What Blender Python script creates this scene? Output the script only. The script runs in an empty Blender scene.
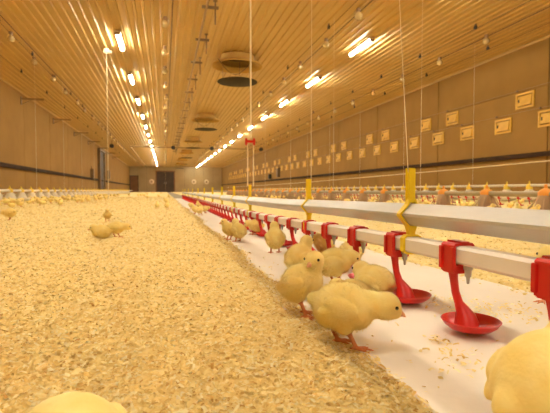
import bpy, bmesh, math, random
import numpy as np
from mathutils import Vector, Matrix, noise

S = bpy.context.scene
C = S.collection
R = math.radians
rnd = random.Random(7)
nr = np.random.default_rng(11)

# ------------------------------------------------------------------ camera, world, exposure
H = 0.20                                  # lens height above the litter
YAW = math.atan(110 / 440)                # house axis lies left of the picture centre
cam_d = bpy.data.cameras.new('camera')
cam = bpy.data.objects.new('camera', cam_d)
C.objects.link(cam)
cam.location = (0, 0, H)
cam.rotation_euler = (R(90) - math.atan(16.5 / 453), 0, -YAW)
cam_d.sensor_width = 36.0
cam_d.lens = 440 / 550 * 36.0
cam_d.clip_start = 0.02
cam_d.clip_end = 200
cam_d.dof.use_dof = True
cam_d.dof.focus_distance = 0.66
cam_d.dof.aperture_fstop = 15.0
S.camera = cam

world = bpy.data.worlds.new('world')
S.world = world
world.use_nodes = True
world.node_tree.nodes['Background'].inputs[0].default_value = (0.02, 0.014, 0.008, 1)
world.node_tree.nodes['Background'].inputs[1].default_value = 1.0

S.view_settings.view_transform = 'Standard'
S.view_settings.look = 'None'
S.view_settings.gamma = 1.0
S.view_settings.use_curve_mapping = False
S.view_settings.exposure = 2.25
LAMP_COLOUR = (1.0, 0.98, 0.82, 1)
LAMP_POWER = 37.0
try:
    S.cycles.use_denoising = True
    S.cycles.max_bounces = 8
    S.cycles.diffuse_bounces = 5
except Exception:
    pass

# house dimensions
ZC = 3.08
XL, XR = -4.04, 6.91
YB, YE = -6.0, 55.0
XM = 0.5 * (XL + XR)
XP = 0.397                                # lateral place of the near water line

# ------------------------------------------------------------------ materials
MATS = {}


def mat(name, col, rough=0.6, metal=0.0, col2=None, scale=8.0, detail=4.0, bump=0.0, bscale=None,
        emit=None, estr=0.0, spec=0.5, sheen=0.0, sss=0.0, stretch=None, lo=0.35, hi=0.65):
    m = bpy.data.materials.new(name)
    m.use_nodes = True
    nt = m.node_tree
    b = nt.nodes['Principled BSDF']
    b.inputs['Base Color'].default_value = (*col, 1)
    b.inputs['Roughness'].default_value = rough
    b.inputs['Metallic'].default_value = metal
    b.inputs['Specular IOR Level'].default_value = spec
    if sheen:
        b.inputs['Sheen Weight'].default_value = sheen
        b.inputs['Sheen Roughness'].default_value = 0.5
        b.inputs['Sheen Tint'].default_value = (1, 0.9, 0.6, 1)
    if sss:
        b.inputs['Subsurface Weight'].default_value = sss
        b.inputs['Subsurface Radius'].default_value = (1.0, 0.6, 0.25)
        b.inputs['Subsurface Scale'].default_value = 0.006
    if emit:
        b.inputs['Emission Color'].default_value = emit
        b.inputs['Emission Strength'].default_value = estr
    if col2 or bump:
        tc = nt.nodes.new('ShaderNodeTexCoord')
        src = tc.outputs['Object']
        if stretch:
            mp = nt.nodes.new('ShaderNodeMapping')
            mp.inputs['Scale'].default_value = stretch
            nt.links.new(src, mp.inputs[0])
            src = mp.outputs[0]
        n = nt.nodes.new('ShaderNodeTexNoise')
        n.inputs['Scale'].default_value = scale
        n.inputs['Detail'].default_value = detail
        nt.links.new(src, n.inputs['Vector'])
        if col2:
            r = nt.nodes.new('ShaderNodeValToRGB')
            r.color_ramp.elements[0].position = lo
            r.color_ramp.elements[1].position = hi
            r.color_ramp.elements[0].color = (*col, 1)
            r.color_ramp.elements[1].color = (*col2, 1)
            nt.links.new(n.outputs['Fac'], r.inputs[0])
            nt.links.new(r.outputs[0], b.inputs['Base Color'])
        if bump:
            n2 = nt.nodes.new('ShaderNodeTexNoise')
            n2.inputs['Scale'].default_value = bscale or scale * 3
            n2.inputs['Detail'].default_value = 3
            nt.links.new(src, n2.inputs['Vector'])
            bp = nt.nodes.new('ShaderNodeBump')
            bp.inputs['Strength'].default_value = bump
            bp.inputs['Distance'].default_value = 0.01
            nt.links.new(n2.outputs['Fac'], bp.inputs['Height'])
            nt.links.new(bp.outputs[0], b.inputs['Normal'])
    MATS[name] = m
    return m


mat('ceiling_paint', (0.60, 0.39, 0.138), 0.46, col2=(0.56, 0.36, 0.128), scale=1.5, spec=0.28)
mat('concrete_panel', (0.29, 0.15, 0.025), 0.85, col2=(0.34, 0.18, 0.033), scale=1.3, detail=6, bump=0.15, bscale=30)
mat('concrete_core', (0.16, 0.11, 0.06), 0.9)
mat('end_panel', (0.40, 0.28, 0.13), 0.7, col2=(0.47, 0.34, 0.17), scale=0.8)
mat('slab', (0.35, 0.28, 0.18), 0.9)
mat('dark_door', (0.055, 0.035, 0.025), 0.6, col2=(0.08, 0.05, 0.03), scale=2)
mat('brown_door', (0.20, 0.09, 0.035), 0.6, col2=(0.25, 0.11, 0.05), scale=2)
mat('dark_rail', (0.045, 0.022, 0.010), 0.8, col2=(0.065, 0.033, 0.015), scale=3, spec=0.15)
mat('black_plastic', (0.02, 0.016, 0.014), 0.5)
mat('inlet_yellow', (0.74, 0.42, 0.045), 0.5, col2=(0.66, 0.36, 0.035), scale=6)
mat('lamp_housing', (0.75, 0.6, 0.4), 0.4)
mat('lamp_lens', (0.9, 0.85, 0.7), 0.4, emit=LAMP_COLOUR, estr=LAMP_POWER)
mat('bulb_glass', (0.62, 0.44, 0.20), 0.15, spec=0.8)
mat('socket', (0.30, 0.18, 0.09), 0.6)
mat('chimney_shell', (0.60, 0.36, 0.09), 0.7, col2=(0.50, 0.29, 0.07), scale=4, spec=0.2)
mat('chimney_inner', (0.10, 0.06, 0.03), 0.8)
mat('baffle_plate', (0.035, 0.022, 0.010), 0.7, col2=(0.05, 0.03, 0.014), scale=5, spec=0.2)
mat('bracket_metal', (0.22, 0.14, 0.07), 0.5, metal=0.4)
mat('bracket_tan', (0.34, 0.22, 0.10), 0.6)
mat('galvanised', (0.62, 0.60, 0.57), 0.42, metal=0.55, col2=(0.54, 0.52, 0.48), scale=25, bump=0.05, bscale=90, stretch=(1, 0.25, 1))
mat('pipe_white', (0.86, 0.78, 0.68), 0.32, col2=(0.80, 0.71, 0.60), scale=10)
mat('auger_tube', (0.40, 0.33, 0.20), 0.4, metal=0.4)
mat('auger_white', (0.72, 0.62, 0.45), 0.4)
mat('drinker_red', (0.66, 0.016, 0.010), 0.33, col2=(0.58, 0.013, 0.009), scale=30, spec=0.5)
mat('nipple_steel', (0.40, 0.36, 0.30), 0.35, metal=0.8)
mat('hanger_yellow', (0.92, 0.66, 0.012), 0.4, col2=(0.86, 0.60, 0.010), scale=40)
mat('cap_orange', (0.85, 0.34, 0.03), 0.5)
mat('cap_yellow', (0.85, 0.58, 0.05), 0.5)
mat('feeder_shell', (0.78, 0.68, 0.52), 0.5)
mat('feeder_grey', (0.50, 0.33, 0.19), 0.5)
mat('cord_white', (0.80, 0.66, 0.42), 0.7)
mat('cord_dark', (0.10, 0.06, 0.035), 0.7)
mat('down', (0.94, 0.69, 0.21), 0.9, col2=(0.97, 0.79, 0.33), scale=40, detail=3, sheen=0.2, sss=0.15, spec=0.1, lo=0.3, hi=0.7, bump=0.12, bscale=350)
mat('leg_skin', (0.72, 0.26, 0.09), 0.5, col2=(0.62, 0.19, 0.06), scale=200, bump=0.2, bscale=900)
mat('beak_horn', (0.80, 0.42, 0.22), 0.4, col2=(0.70, 0.32, 0.16), scale=150)
mat('eye_dark', (0.012, 0.008, 0.006), 0.12, spec=0.9)
mat('paper', (0.81, 0.73, 0.62), 0.8, col2=(0.86, 0.79, 0.69), scale=5, detail=5, bump=0.08, bscale=40)


def litter_material(name, flake):
    m = bpy.data.materials.new(name)
    m.use_nodes = True
    nt = m.node_tree
    b = nt.nodes['Principled BSDF']
    b.inputs['Roughness'].default_value = 0.8
    b.inputs['Specular IOR Level'].default_value = 0.2
    ramp = nt.nodes.new('ShaderNodeValToRGB')
    cr = ramp.color_ramp
    cr.elements[0].position = 0.0
    cr.elements[0].color = (0.60, 0.36, 0.11, 1)
    cr.elements[1].position = 1.0
    cr.elements[1].color = (0.97, 0.90, 0.62, 1)
    for p, c in ((0.07, (0.76, 0.55, 0.20, 1)), (0.3, (0.87, 0.69, 0.295, 1)), (0.7, (0.92, 0.76, 0.365, 1))):
        e = cr.elements.new(p)
        e.color = c
    nt.links.new(ramp.outputs[0], b.inputs['Base Color'])
    tc = nt.nodes.new('ShaderNodeTexCoord')
    if flake:
        g = nt.nodes.new('ShaderNodeNewGeometry')
        nt.links.new(g.outputs['Random Per Island'], ramp.inputs[0])
        tr = nt.nodes.new('ShaderNodeBsdfTranslucent')
        mx = nt.nodes.new('ShaderNodeMixShader')
        mx.inputs[0].default_value = 0.38
        nt.links.new(ramp.outputs[0], tr.inputs[0])
        nt.links.new(b.outputs[0], mx.inputs[1])
        nt.links.new(tr.outputs[0], mx.inputs[2])
        nt.links.new(mx.outputs[0], nt.nodes['Material Output'].inputs[0])
    else:
        v1 = nt.nodes.new('ShaderNodeTexVoronoi')
        v1.inputs['Scale'].default_value = 130
        v1.inputs['Randomness'].default_value = 1
        v2 = nt.nodes.new('ShaderNodeTexVoronoi')
        v2.inputs['Scale'].default_value = 42
        n = nt.nodes.new('ShaderNodeTexNoise')
        n.inputs['Scale'].default_value = 3.0
        n.inputs['Detail'].default_value = 8
        n.inputs['Roughness'].default_value = 0.75
        for q in (v1, v2, n):
            nt.links.new(tc.outputs['Object'], q.inputs['Vector'])
        s1 = nt.nodes.new('ShaderNodeSeparateColor')
        s2 = nt.nodes.new('ShaderNodeSeparateColor')
        nt.links.new(v1.outputs['Color'], s1.inputs[0])
        nt.links.new(v2.outputs['Color'], s2.inputs[0])
        a1 = nt.nodes.new('ShaderNodeMath')
        a1.operation = 'ADD'
        nt.links.new(s1.outputs[0], a1.inputs[0])
        nt.links.new(s2.outputs[1], a1.inputs[1])
        a2 = nt.nodes.new('ShaderNodeMath')
        a2.operation = 'MULTIPLY_ADD'
        a2.inputs[1].default_value = 0.33
        nt.links.new(a1.outputs[0], a2.inputs[0])
        mr = nt.nodes.new('ShaderNodeMath')
        mr.operation = 'MULTIPLY'
        mr.inputs[1].default_value = 0.36
        nt.links.new(n.outputs['Fac'], mr.inputs[0])
        nt.links.new(mr.outputs[0], a2.inputs[2])
        nt.links.new(a2.outputs[0], ramp.inputs[0])
        bp = nt.nodes.new('ShaderNodeBump')
        bp.inputs['Strength'].default_value = 0.5
        bp.inputs['Distance'].default_value = 0.004
        nt.links.new(s1.outputs[1], bp.inputs['Height'])
        nt.links.new(bp.outputs[0], b.inputs['Normal'])
    MATS[name] = m


litter_material('litter_bed', False)
litter_material('litter_flake', True)


# ------------------------------------------------------------------ mesh helpers
class MB:
    """Collects vertices and faces; build() links them as one mesh object."""

    def __init__(self):
        self.v, self.f = [], []

    def add(self, vs, fs):
        k = len(self.v)
        self.v += [tuple(p) for p in vs]
        self.f += [tuple(i + k for i in f) for f in fs]
        return self

    def box(self, a, b, bev=0.0):
        x0, y0, z0 = a
        x1, y1, z1 = b
        if not bev:
            vs = [(x, y, z) for z in (z0, z1) for y in (y0, y1) for x in (x0, x1)]
            return self.add(vs, [(0, 2, 3, 1), (4, 5, 7, 6), (0, 1, 5, 4), (2, 6, 7, 3), (0, 4, 6, 2), (1, 3, 7, 5)])
        bm = bmesh.new()
        bmesh.ops.create_cube(bm, size=1.0)
        for v in bm.verts:
            v.co = Vector(((x0 + x1) / 2 + v.co.x * (x1 - x0), (y0 + y1) / 2 + v.co.y * (y1 - y0), (z0 + z1) / 2 + v.co.z * (z1 - z0)))
        bmesh.ops.bevel(bm, geom=bm.edges[:], offset=bev, segments=2, affect='EDGES')
        bm.verts.index_update()
        self.add([v.co[:] for v in bm.verts], [tuple(v.index for v in f.verts) for f in bm.faces])
        bm.free()
        return self

    def tube(self, pts, rad, n=10, caps=True, rot=0.0, flat=None):
        """Sweep an n-gon along pts; rad is a number or one per point."""
        pts = [Vector(p) for p in pts]
        rs = rad if isinstance(rad, (list, tuple)) else [rad] * len(pts)
        vs, fs = [], []
        ref = None
        for i, p in enumerate(pts):
            d = (pts[min(i + 1, len(pts) - 1)] - pts[max(i - 1, 0)]).normalized()
            if ref is None:
                ref = Vector((0, 0, 1)) if abs(d.z) < 0.9 else Vector((1, 0, 0))
            a = d.cross(ref).normalized()
            ref = a.cross(d).normalized()
            for k in range(n):
                t = 2 * math.pi * k / n + rot
                q = a * math.cos(t) + ref * math.sin(t)
                if flat:
                    q = a * math.cos(t) * flat[0] + ref * math.sin(t) * flat[1]
                vs.append(p + q * rs[i])
        for i in range(len(pts) - 1):
            for k in range(n):
                k2 = (k + 1) % n
                fs.append((i * n + k, i * n + k2, (i + 1) * n + k2, (i + 1) * n + k))
        if caps:
            fs.append(tuple(range(n))[::-1])
            fs.append(tuple((len(pts) - 1) * n + k for k in range(n)))
        return self.add(vs, fs)

    def lathe(self, prof, n=24, c=(0, 0, 0), close=False):
        """Revolve (r, z) points around z."""
        vs, fs = [], []
        for r, z in prof:
            for k in range(n):
                t = 2 * math.pi * k / n
                vs.append((c[0] + r * math.cos(t), c[1] + r * math.sin(t), c[2] + z))
        m = len(prof)
        for i in range(m - 1 if not close else m):
            j = (i + 1) % m
            for k in range(n):
                k2 = (k + 1) % n
                fs.append((i * n + k, i * n + k2, j * n + k2, j * n + k))
        if not close:
            if prof[0][0] > 1e-6:
                fs.append(tuple(range(n))[::-1])
            if prof[-1][0] > 1e-6:
                fs.append(tuple((m - 1) * n + k for k in range(n)))
        return self.add(vs, fs)

    def prism(self, poly, y0, y1):
        """Extrude an (x, z) outline along y."""
        n = len(poly)
        vs = [(x, y0, z) for x, z in poly] + [(x, y1, z) for x, z in poly]
        fs = [(k, (k + 1) % n, n + (k + 1) % n, n + k) for k in range(n)]
        fs += [tuple(range(n))[::-1], tuple(range(n, 2 * n))]
        return self.add(vs, fs)

    def mesh(self, name, material, smooth=False):
        me = bpy.data.meshes.new(name)
        me.from_pydata([tuple(p) for p in self.v], [], self.f)
        bm = bmesh.new()
        bm.from_mesh(me)
        bmesh.ops.recalc_face_normals(bm, faces=bm.faces)
        bm.to_mesh(me)
        bm.free()
        me.materials.append(MATS[material])
        if smooth:
            me.shade_smooth()
            try:
                me.set_sharp_from_angle(angle=R(40))
            except Exception:
                pass
        return me

    def build(self, name, material, parent=None, smooth=False, loc=None):
        return link(name, self.mesh(name, material, smooth), parent, loc)


def link(name, me, parent=None, loc=None):
    o = bpy.data.objects.new(name, me)
    C.objects.link(o)
    if parent is not None:
        o.parent = parent
    if loc is not None:
        o.location = loc
    return o


def tag(o, label=None, cat=None, group=None, kind=None):
    if label:
        o['label'] = label
    if cat:
        o['category'] = cat
    if group:
        o['group'] = group
    if kind:
        o['kind'] = kind
    return o


def thing(name, label, cat, loc=(0, 0, 0), rz=0.0, group=None):
    o = link(name, None)
    o.location = loc
    o.rotation_euler = (0, 0, rz)
    return tag(o, label, cat, group)


def copy_tree(o, parent=None):
    c = o.copy()
    C.objects.link(c)
    c.parent = parent
    for ch in o.children:
        copy_tree(ch, c)
    return c


ORD = ['nearest', 'second', 'third', 'fourth', 'fifth', 'sixth', 'seventh', 'eighth', 'ninth', 'tenth', 'eleventh',
       'twelfth', 'thirteenth', 'fourteenth', 'fifteenth', 'sixteenth', 'seventeenth', 'eighteenth', 'nineteenth', 'twentieth']

# ------------------------------------------------------------------ the setting
fl = MB().box((XL - 0.2, YB - 0.2, -0.15), (XR + 0.2, YE + 0.2, -0.03)).build('floor', 'slab')
tag(fl, 'concrete floor slab under the wood shavings', 'floor', kind='structure')

# ribbed sheet ceiling, ribs running down the house
pitch, rh = 0.138, 0.022
xs = []
x = XL - 0.1
while x < XR + 0.1:
    xs += [(x, ZC), (x + 0.078, ZC), (x + 0.092, ZC - rh), (x + 0.124, ZC - rh)]
    x += pitch
prof = xs + [(xs[-1][0], ZC + 0.1), (xs[0][0], ZC + 0.1)]
vs = [(px, yy, pz) for yy in (YB - 0.2, YE + 0.2) for px, pz in prof]
n = len(prof)
ce = MB().add(vs, [(k, (k + 1) % n, n + (k + 1) % n, n + k) for k in range(n)]).build('ceiling', 'ceiling_paint')
tag(ce, 'cream ribbed metal sheet ceiling with long narrow ribs', 'ceiling', kind='structure')


def side_wall(name, x_in, sgn, step, y_first, tiers, label):
    """Dark core slab with separate proud concrete panels and open joints."""
    w = MB().box((min(x_in + sgn * 0.03, x_in + sgn * 0.25), YB - 0.2, -0.1), (max(x_in + sgn * 0.03, x_in + sgn * 0.25), YE + 0.2, ZC)).build(name, 'concrete_core')
    tag(w, label, 'wall', kind='structure')
    g = 0.014 if sgn < 0 else 0.026
    cache = {}
    y = y_first
    while y > YB:
        y -= step
    while y < YE:
        y0, y1 = max(y, YB), min(y + step, YE)
        for z0, z1 in tiers:
            key = (round(y1 - y0, 3), z0)
            if key not in cache:
                hw = (y1 - y0) / 2 - g / 2
                cache[key] = MB().box((-0.03, -hw, z0 + 0.002), (0.03, hw, z1 - 0.002), 0.003).mesh('wall_panel', 'concrete_panel')
            link('wall_panel', cache[key], w, (x_in + sgn * 0.031 + sgn * rnd.uniform(0, 0.003), (y0 + y1) / 2, 0))
        y += step
    return w


side_wall('wall_left', XL, -1, 3.02, 11.55, ((-0.05, ZC),), 'long tan concrete panel wall on the left with vertical joints')
side_wall('wall_right', XR, 1, 3.4, 6.75, ((-0.05, 0.86), (0.86, 2.16), (2.16, ZC)), 'long tan concrete panel wall on the right with yellow air inlets')

we = MB().box((XL - 0.2, YE + 0.06, -0.1), (XR + 0.2, YE + 0.3, ZC + 0.1)).build('wall_end', 'concrete_core')
tag(we, 'far gable wall of grey panels with a dark door', 'wall', kind='structure')
exs = [XL, -3.2, -2.1, -1.08, 1.2, 2.35, 3.5, 4.65, 5.8, XR]
for a, b in zip(exs[:-1], exs[1:]):
    MB().box((a + 0.01, YE - 0.0, -0.03), (b - 0.01, YE + 0.07, ZC), 0.006).build('wall_panel', 'end_panel', we)
wb = MB().box((XL - 0.2, YB - 0.3, -0.1), (XR + 0.2, YB, ZC + 0.1)).build('wall_back', 'concrete_panel')
tag(wb, 'tan gable wall behind the camera', 'wall', kind='structure')

# doors
d1 = tag(link('door_1', None), 'dark double door in the far gable wall', 'door', kind='structure')
d1.location = (0.06, YE, 0)
for sx in (-1, 1):
    lf = MB().box((min(sx * 0.01, sx * 1.0), -0.06, 0.0), (max(sx * 0.01, sx * 1.0), 0.0, 2.45), 0.01).build('door_leaf', 'dark_door', d1)
    MB().box((sx * 0.12 - 0.02, -0.1, 1.0), (sx * 0.12 + 0.02, -0.06, 1.25)).build('handle', 'nipple_steel', lf)
fr = MB().box((-1.12, -0.1, 0.0), (-1.0, 0.0, 2.57)).box((1.0, -0.1, 0.0), (1.12, 0.0, 2.57)).box((-1.0, -0.1, 2.45), (1.0, 0.0, 2.57))
fr.build('door_frame', 'brown_door', d1)
d2 = tag(link('door_2', None), 'brown service door in the left corner of the far wall', 'door', kind='structure')
d2.location = (-3.55, YE, 0)
MB().box((-0.42, -0.05, 0.0), (0.42, 0.0, 1.9), 0.01).build('door_leaf', 'brown_door', d2)
MB().box((-0.5, -0.08, 0.0), (-0.42, 0.0, 1.98)).box((0.42, -0.08, 0.0), (0.5, 0.0, 1.98)).box((-0.42, -0.08, 1.9), (0.42, 0.0, 1.98)).build('door_frame', 'dark_door', d2)
d3 = tag(link('door_3', None), 'tall dark narrow door in the left concrete wall', 'door', kind='structure')
d3.location = (XL, 30.4, 0)
MB().box((0.0, -1.0, 0.0), (0.07, 1.0, 2.7), 0.01).build('door_leaf', 'dark_door', d3)
MB().box((0.0, -1.16, 0.0), (0.16, -1.0, 2.82)).box((0.0, 1.0, 0.0), (0.16, 1.16, 2.82)).box((0.0, -1.0, 2.7), (0.16, 1.0, 2.82)).build('door_frame', 'bracket_metal', d3)

# dark rails along both side walls, trim at the eaves
rr = MB().prism([(XR - 0.002, 0.84), (XR - 0.07, 0.84), (XR - 0.07, 0.90), (XR - 0.05, 0.93), (XR - 0.002, 0.93)], YB, YE).build('trim_1', 'dark_rail')
tag(rr, 'dark service rail along the right concrete wall', 'trim', kind='structure')
rl = MB().prism([(XL + 0.002, 0.80), (XL + 0.08, 0.80), (XL + 0.08, 0.87), (XL + 0.05, 0.91), (XL + 0.002, 0.91)], YB, YE).build('trim_2', 'dark_rail')
tag(rl, 'dark service rail along the left concrete wall', 'trim', kind='structure')
for k, (xa, xb) in enumerate(((XL, XL + 0.04), (XR - 0.04, XR))):
    t = MB().box((xa, YB, ZC - rh - 0.04), (xb, YE, ZC - rh - 0.003), 0.008).build('trim_%d' % (k + 3), 'ceiling_paint')
    tag(t, 'cream angle strip where the %s wall meets the ceiling' % ('left', 'right')[k], 'trim', kind='structure')

# ------------------------------------------------------------------ tube lights
lamp_root = thing('tube_light', '', 'light')
MB().box((-0.055, -0.50, -0.028), (0.055, 0.50, 0.0), 0.006).build('housing', 'lamp_housing', lamp_root)
lens = [(0.033 * math.cos(t), -0.028 - 0.036 * math.sin(t)) for t in np.linspace(0, math.pi, 9)]
MB().prism(lens, -0.47, 0.47).build('diffuser', 'lamp_lens', lamp_root)
for sy in (-1, 1):
    MB().box((-0.048, sy * 0.485 - 0.014, -0.078), (0.048, sy * 0.485 + 0.014, -0.028), 0.006).build('end_cap', 'socket', lamp_root)
first = True
for side, xx, yy0 in (('left', -0.80, 8.9), ('right', 3.78, 8.13)):
    cnt = 0
    for k in range(-5, 17):
        y = yy0 + 2.86 * k
        if y > YE - 1:
            continue
        o = lamp_root if first else copy_tree(lamp_root)
        first = False
        o.location = (xx, y, ZC - rh)
        if k < 0:
            o['label'] = 'lit tube light of the %s row overhead, out of the picture' % side
            o['group'] = 'tube lights overhead'
        elif cnt < 9:
            o['label'] = '%s lit tube light in the %s ceiling row' % (ORD[cnt], side)
            o['group'] = 'tube lights in the %s row' % side
            cnt += 1
        else:
            o['label'] = 'small distant lit tube light at the end of the %s ceiling row' % side
            o['group'] = 'far tube lights in the %s row' % side

# ------------------------------------------------------------------ exhaust chimneys with baffle plates
ch = thing('exhaust_chimney', '', 'chimney')
shell = [(0.43, 0.0), (0.43, -0.13), (0.41, -0.13), (0.41, -0.02)]
MB().lathe([(0.36, 0.0), (0.36, -0.14), (0.34, -0.14), (0.34, 0.0)], 32, close=True).build('duct', 'chimney_shell', ch, True)
MB().lathe([(0.37, -0.13), (0.42, -0.15), (0.53, -0.20), (0.535, -0.225), (0.50, -0.225), (0.40, -0.18), (0.345, -0.15)], 32, close=True).build('inlet_ring', 'chimney_shell', ch, True)
MB().lathe([(0.33, -0.02), (0.33, -0.01), (0.001, -0.01), (0.001, -0.02)], 24, close=True).build('duct_back', 'chimney_inner', ch, True)
for a in range(3):
    t = a * 2 * math.pi / 3 + 0.5
    MB().tube([(0.345 * math.cos(t), 0.345 * math.sin(t), -0.1), (0.345 * math.cos(t), 0.345 * math.sin(t), -0.54)], 0.005, 6).build('rod', 'bracket_metal', ch)
MB().lathe([(0.001, -0.530), (0.40, -0.535), (0.43, -0.545), (0.43, -0.555), (0.40, -0.562), (0.001, -0.565)], 32).build('baffle_plate', 'baffle_plate', ch, True)
pts = []
for k in range(13):
    t = k / 12
    pts.append((-0.46 + 0.72 * t, -0.36, -0.18 - 0.32 * math.sin(math.pi * t) ** 1.0 + 0.03 * t))
MB().tube(pts, 0.006, 5).build('cable', 'cord_dark', ch)
for k, y in enumerate((9.45, 17.0, 24.6, 32.1, 39.7, 47.2)):
    o = ch if k == 0 else copy_tree(ch)
    o.location = (1.53, y, ZC - 0.005)
    o['label'] = '%s round exhaust chimney with a dark baffle plate hung below it' % ORD[k]
    o['group'] = 'exhaust chimneys along the ceiling'

# ------------------------------------------------------------------ unlit bulbs in four rows
bulb = thing('hanging_bulb', '', 'bulb')
MB().lathe([(0.004, 0.0), (0.03, -0.004), (0.035, -0.03), (0.028, -0.06), (0.022, -0.07)], 12).build('socket', 'socket', bulb, True)
MB().lathe([(0.02, -0.055), (0.036, -0.070), (0.055, -0.095), (0.062, -0.125), (0.055, -0.155), (0.034, -0.178), (0.001, -0.186)], 14).build('bulb_glass', 'bulb_glass', bulb, True)
first = True
for row, xx, y0 in (('far left', -2.66, 9.0), ('left of centre', 0.05, 7.6), ('right of centre', 2.95, 6.42), ('far right', 5.72, 6.9)):
    for k in range(0, 24):
        y = y0 + 1.5 * k + rnd.uniform(-0.08, 0.08)
        o = bulb if first else copy_tree(bulb)
        first = False
        o.location = (xx + rnd.uniform(-0.03, 0.03), y, ZC - rh - 0.005)
        if 0 <= k < 7:
            o['label'] = '%s clear unlit bulb in the ceiling row %s' % (ORD[k], row)
        else:
            o['label'] = 'small unlit bulb far along the ceiling row %s' % row
        o['group'] = 'unlit bulbs in the row %s' % row
    cb = MB().tube([(xx + 0.09, YB + 0.1, ZC - rh - 0.012), (xx + 0.09, YE - 0.1, ZC - rh - 0.012)], 0.007, 6).build('cable', 'cord_dark')
    tag(cb, 'thin dark cable along the bulb row %s' % row, 'cable')

# ceiling pulleys on the winch lines
pul = thing('ceiling_pulley', '', 'pulley')
MB().box((-0.012, -0.02, -0.05), (0.012, 0.02, 0.0), 0.003).build('bracket', 'bracket_metal', pul)
MB().tube([(-0.014, 0, -0.06), (0.014, 0, -0.06)], 0.032, 12).build('wheel', 'black_plastic', pul)
first = True
for row, xx, y0, st, n in (('over the left feeder line', -2.62, 8.2, 1.9, 14), ('over the left wall side', -3.25, 9.3, 2.3, 12),
                           ('over the right feeder line', 2.75, 7.2, 2.6, 12), ('over the far right feeders', 5.2, 6.6, 1.7, 14),
                           ('over the near right wall', 6.2, 7.5, 2.1, 12)):
    for k in range(n):
        o = pul if first else copy_tree(pul)
        first = False
        o.location = (xx, y0 + st * k, ZC - rh)
        o['label'] = ('%s small dark ceiling pulley %s' % (ORD[k], row)) if k < 6 else 'small distant dark ceiling pulley ' + row
        o['group'] = 'ceiling pulleys ' + row
    cb = MB().tube([(xx, YB + 0.2, ZC - rh - 0.085), (xx, YE - 0.2, ZC - rh - 0.085)], 0.004, 5).build('cable', 'cord_dark')
    tag(cb, 'thin winch cable under the ceiling ' + row, 'cable')

# dark hanger brackets left of the chimneys
br = thing('ceiling_bracket', '', 'bracket')
MB().tube([(0, 0, 0), (0, 0, -0.36)], 0.012, 8).build('rod', 'bracket_metal', br)
MB().box((-0.20, -0.02, -0.13), (0.05, 0.02, -0.09), 0.005).build('arm', 'bracket_metal', br)
MB().box((-0.03, -0.03, -0.012), (0.03, 0.03, 0.0)).build('plate', 'bracket_metal', br)
for k in range(18):
    o = br if k == 0 else copy_tree(br)
    o.location = (0.76, 6.75 + 1.47 * k, ZC - rh)
    o['label'] = ('%s dark ceiling bracket left of the chimneys' % ORD[k]) if k < 8 else 'small distant dark bracket left of the chimneys'
    o['group'] = 'ceiling brackets left of the chimneys'
for dz, rr_ in ((-0.33, 0.016), (-0.10, 0.008)):
    pass
cb = MB().tube([(0.62, 3.0, ZC - rh - 0.16), (0.62, 50.0, ZC - rh - 0.16)], 0.016, 8).build('gas_pipe', 'bracket_tan')
tag(cb, 'thin tan pipe carried by the brackets left of the chimneys', 'pipe')

# tan brackets high on the left wall
wbk = thing('wall_bracket', '', 'bracket')
MB().box((0.0, -0.03, -0.05), (0.62, 0.03, 0.0), 0.005).build('arm', 'bracket_tan', wbk)
MB().box((0.0, -0.06, -0.2), (0.02, 0.06, 0.03), 0.004).build('wall_plate', 'bracket_metal', wbk)
MB().tube([(0.02, 0, -0.18), (0.3, 0, -0.04)], 0.012, 6).build('brace', 'bracket_tan', wbk)
for k, y in enumerate((14.3, 18.1, 22.0, 25.8, 29.6, 33.4, 37.2)):
    o = wbk if k == 0 else copy_tree(wbk)
    o.location = (XL + 0.001, y, ZC - 0.19)
    o['label'] = '%s tan bracket sticking out high on the left wall' % ORD[k]
    o['group'] = 'brackets on the left wall'

# cross pipe far down the house with black fans
MBx = MB().tube([(-1.95, 27.2, 2.78), (5.3, 27.2, 2.78)], 0.035, 8)
cp = thing('cross_pipe', '', 'pipe')
MBx.build('pipe', 'bracket_tan', cp)
for x in (-1.7, 0.9, 3.2, 5.1):
    MB().tube([(x, 27.2, 2.8), (x, 27.2, ZC - rh + 0.004)], 0.012, 6).build('rod', 'bracket_metal', cp)
tag(cp, 'tan pipe crossing the house under the ceiling', 'pipe')
lp = MB().tube([(-1.95, 27.3, 2.78), (-1.95, 50.0, 2.78)], 0.035, 8).build('pipe', 'bracket_tan')
lpr, lp = lp, thing('long_pipe', '', 'pipe')
lpr.parent = lp
for y in (29.0, 34.0, 39.0, 44.0, 49.0):
    MB().tube([(-1.95, y, 2.8), (-1.95, y, ZC - rh + 0.004)], 0.012, 6).build('rod', 'bracket_metal', lp)
tag(lp, 'tan pipe running to the far wall under the left ceiling', 'pipe')
fan = thing('circulation_fan', '', 'fan')
MB().tube([(0, 0.13, 0), (0, -0.13, 0)], [0.10, 0.12], 14).build('drum', 'black_plastic', fan)
MB().tube([(0, 0, 0.09), (0, 0, 0.345)], 0.012, 6).build('rod', 'bracket_metal', fan)
for k, (x, y, l) in enumerate(((-2.9, 26.6, 'black drum fan under the ceiling near the left wall'),
                               (0.5, 26.8, 'black drum fan beside the cross pipe near the brackets'),
                               (2.75, 26.7, 'black drum fan on the cross pipe right of the chimneys'),
                               (5.75, 26.6, 'black drum fan under the ceiling near the right wall'))):
    o = fan if k == 0 else copy_tree(fan)
    o.location = (x, y, 2.72)
    o['label'] = l
    o['group'] = 'circulation fans'

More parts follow.
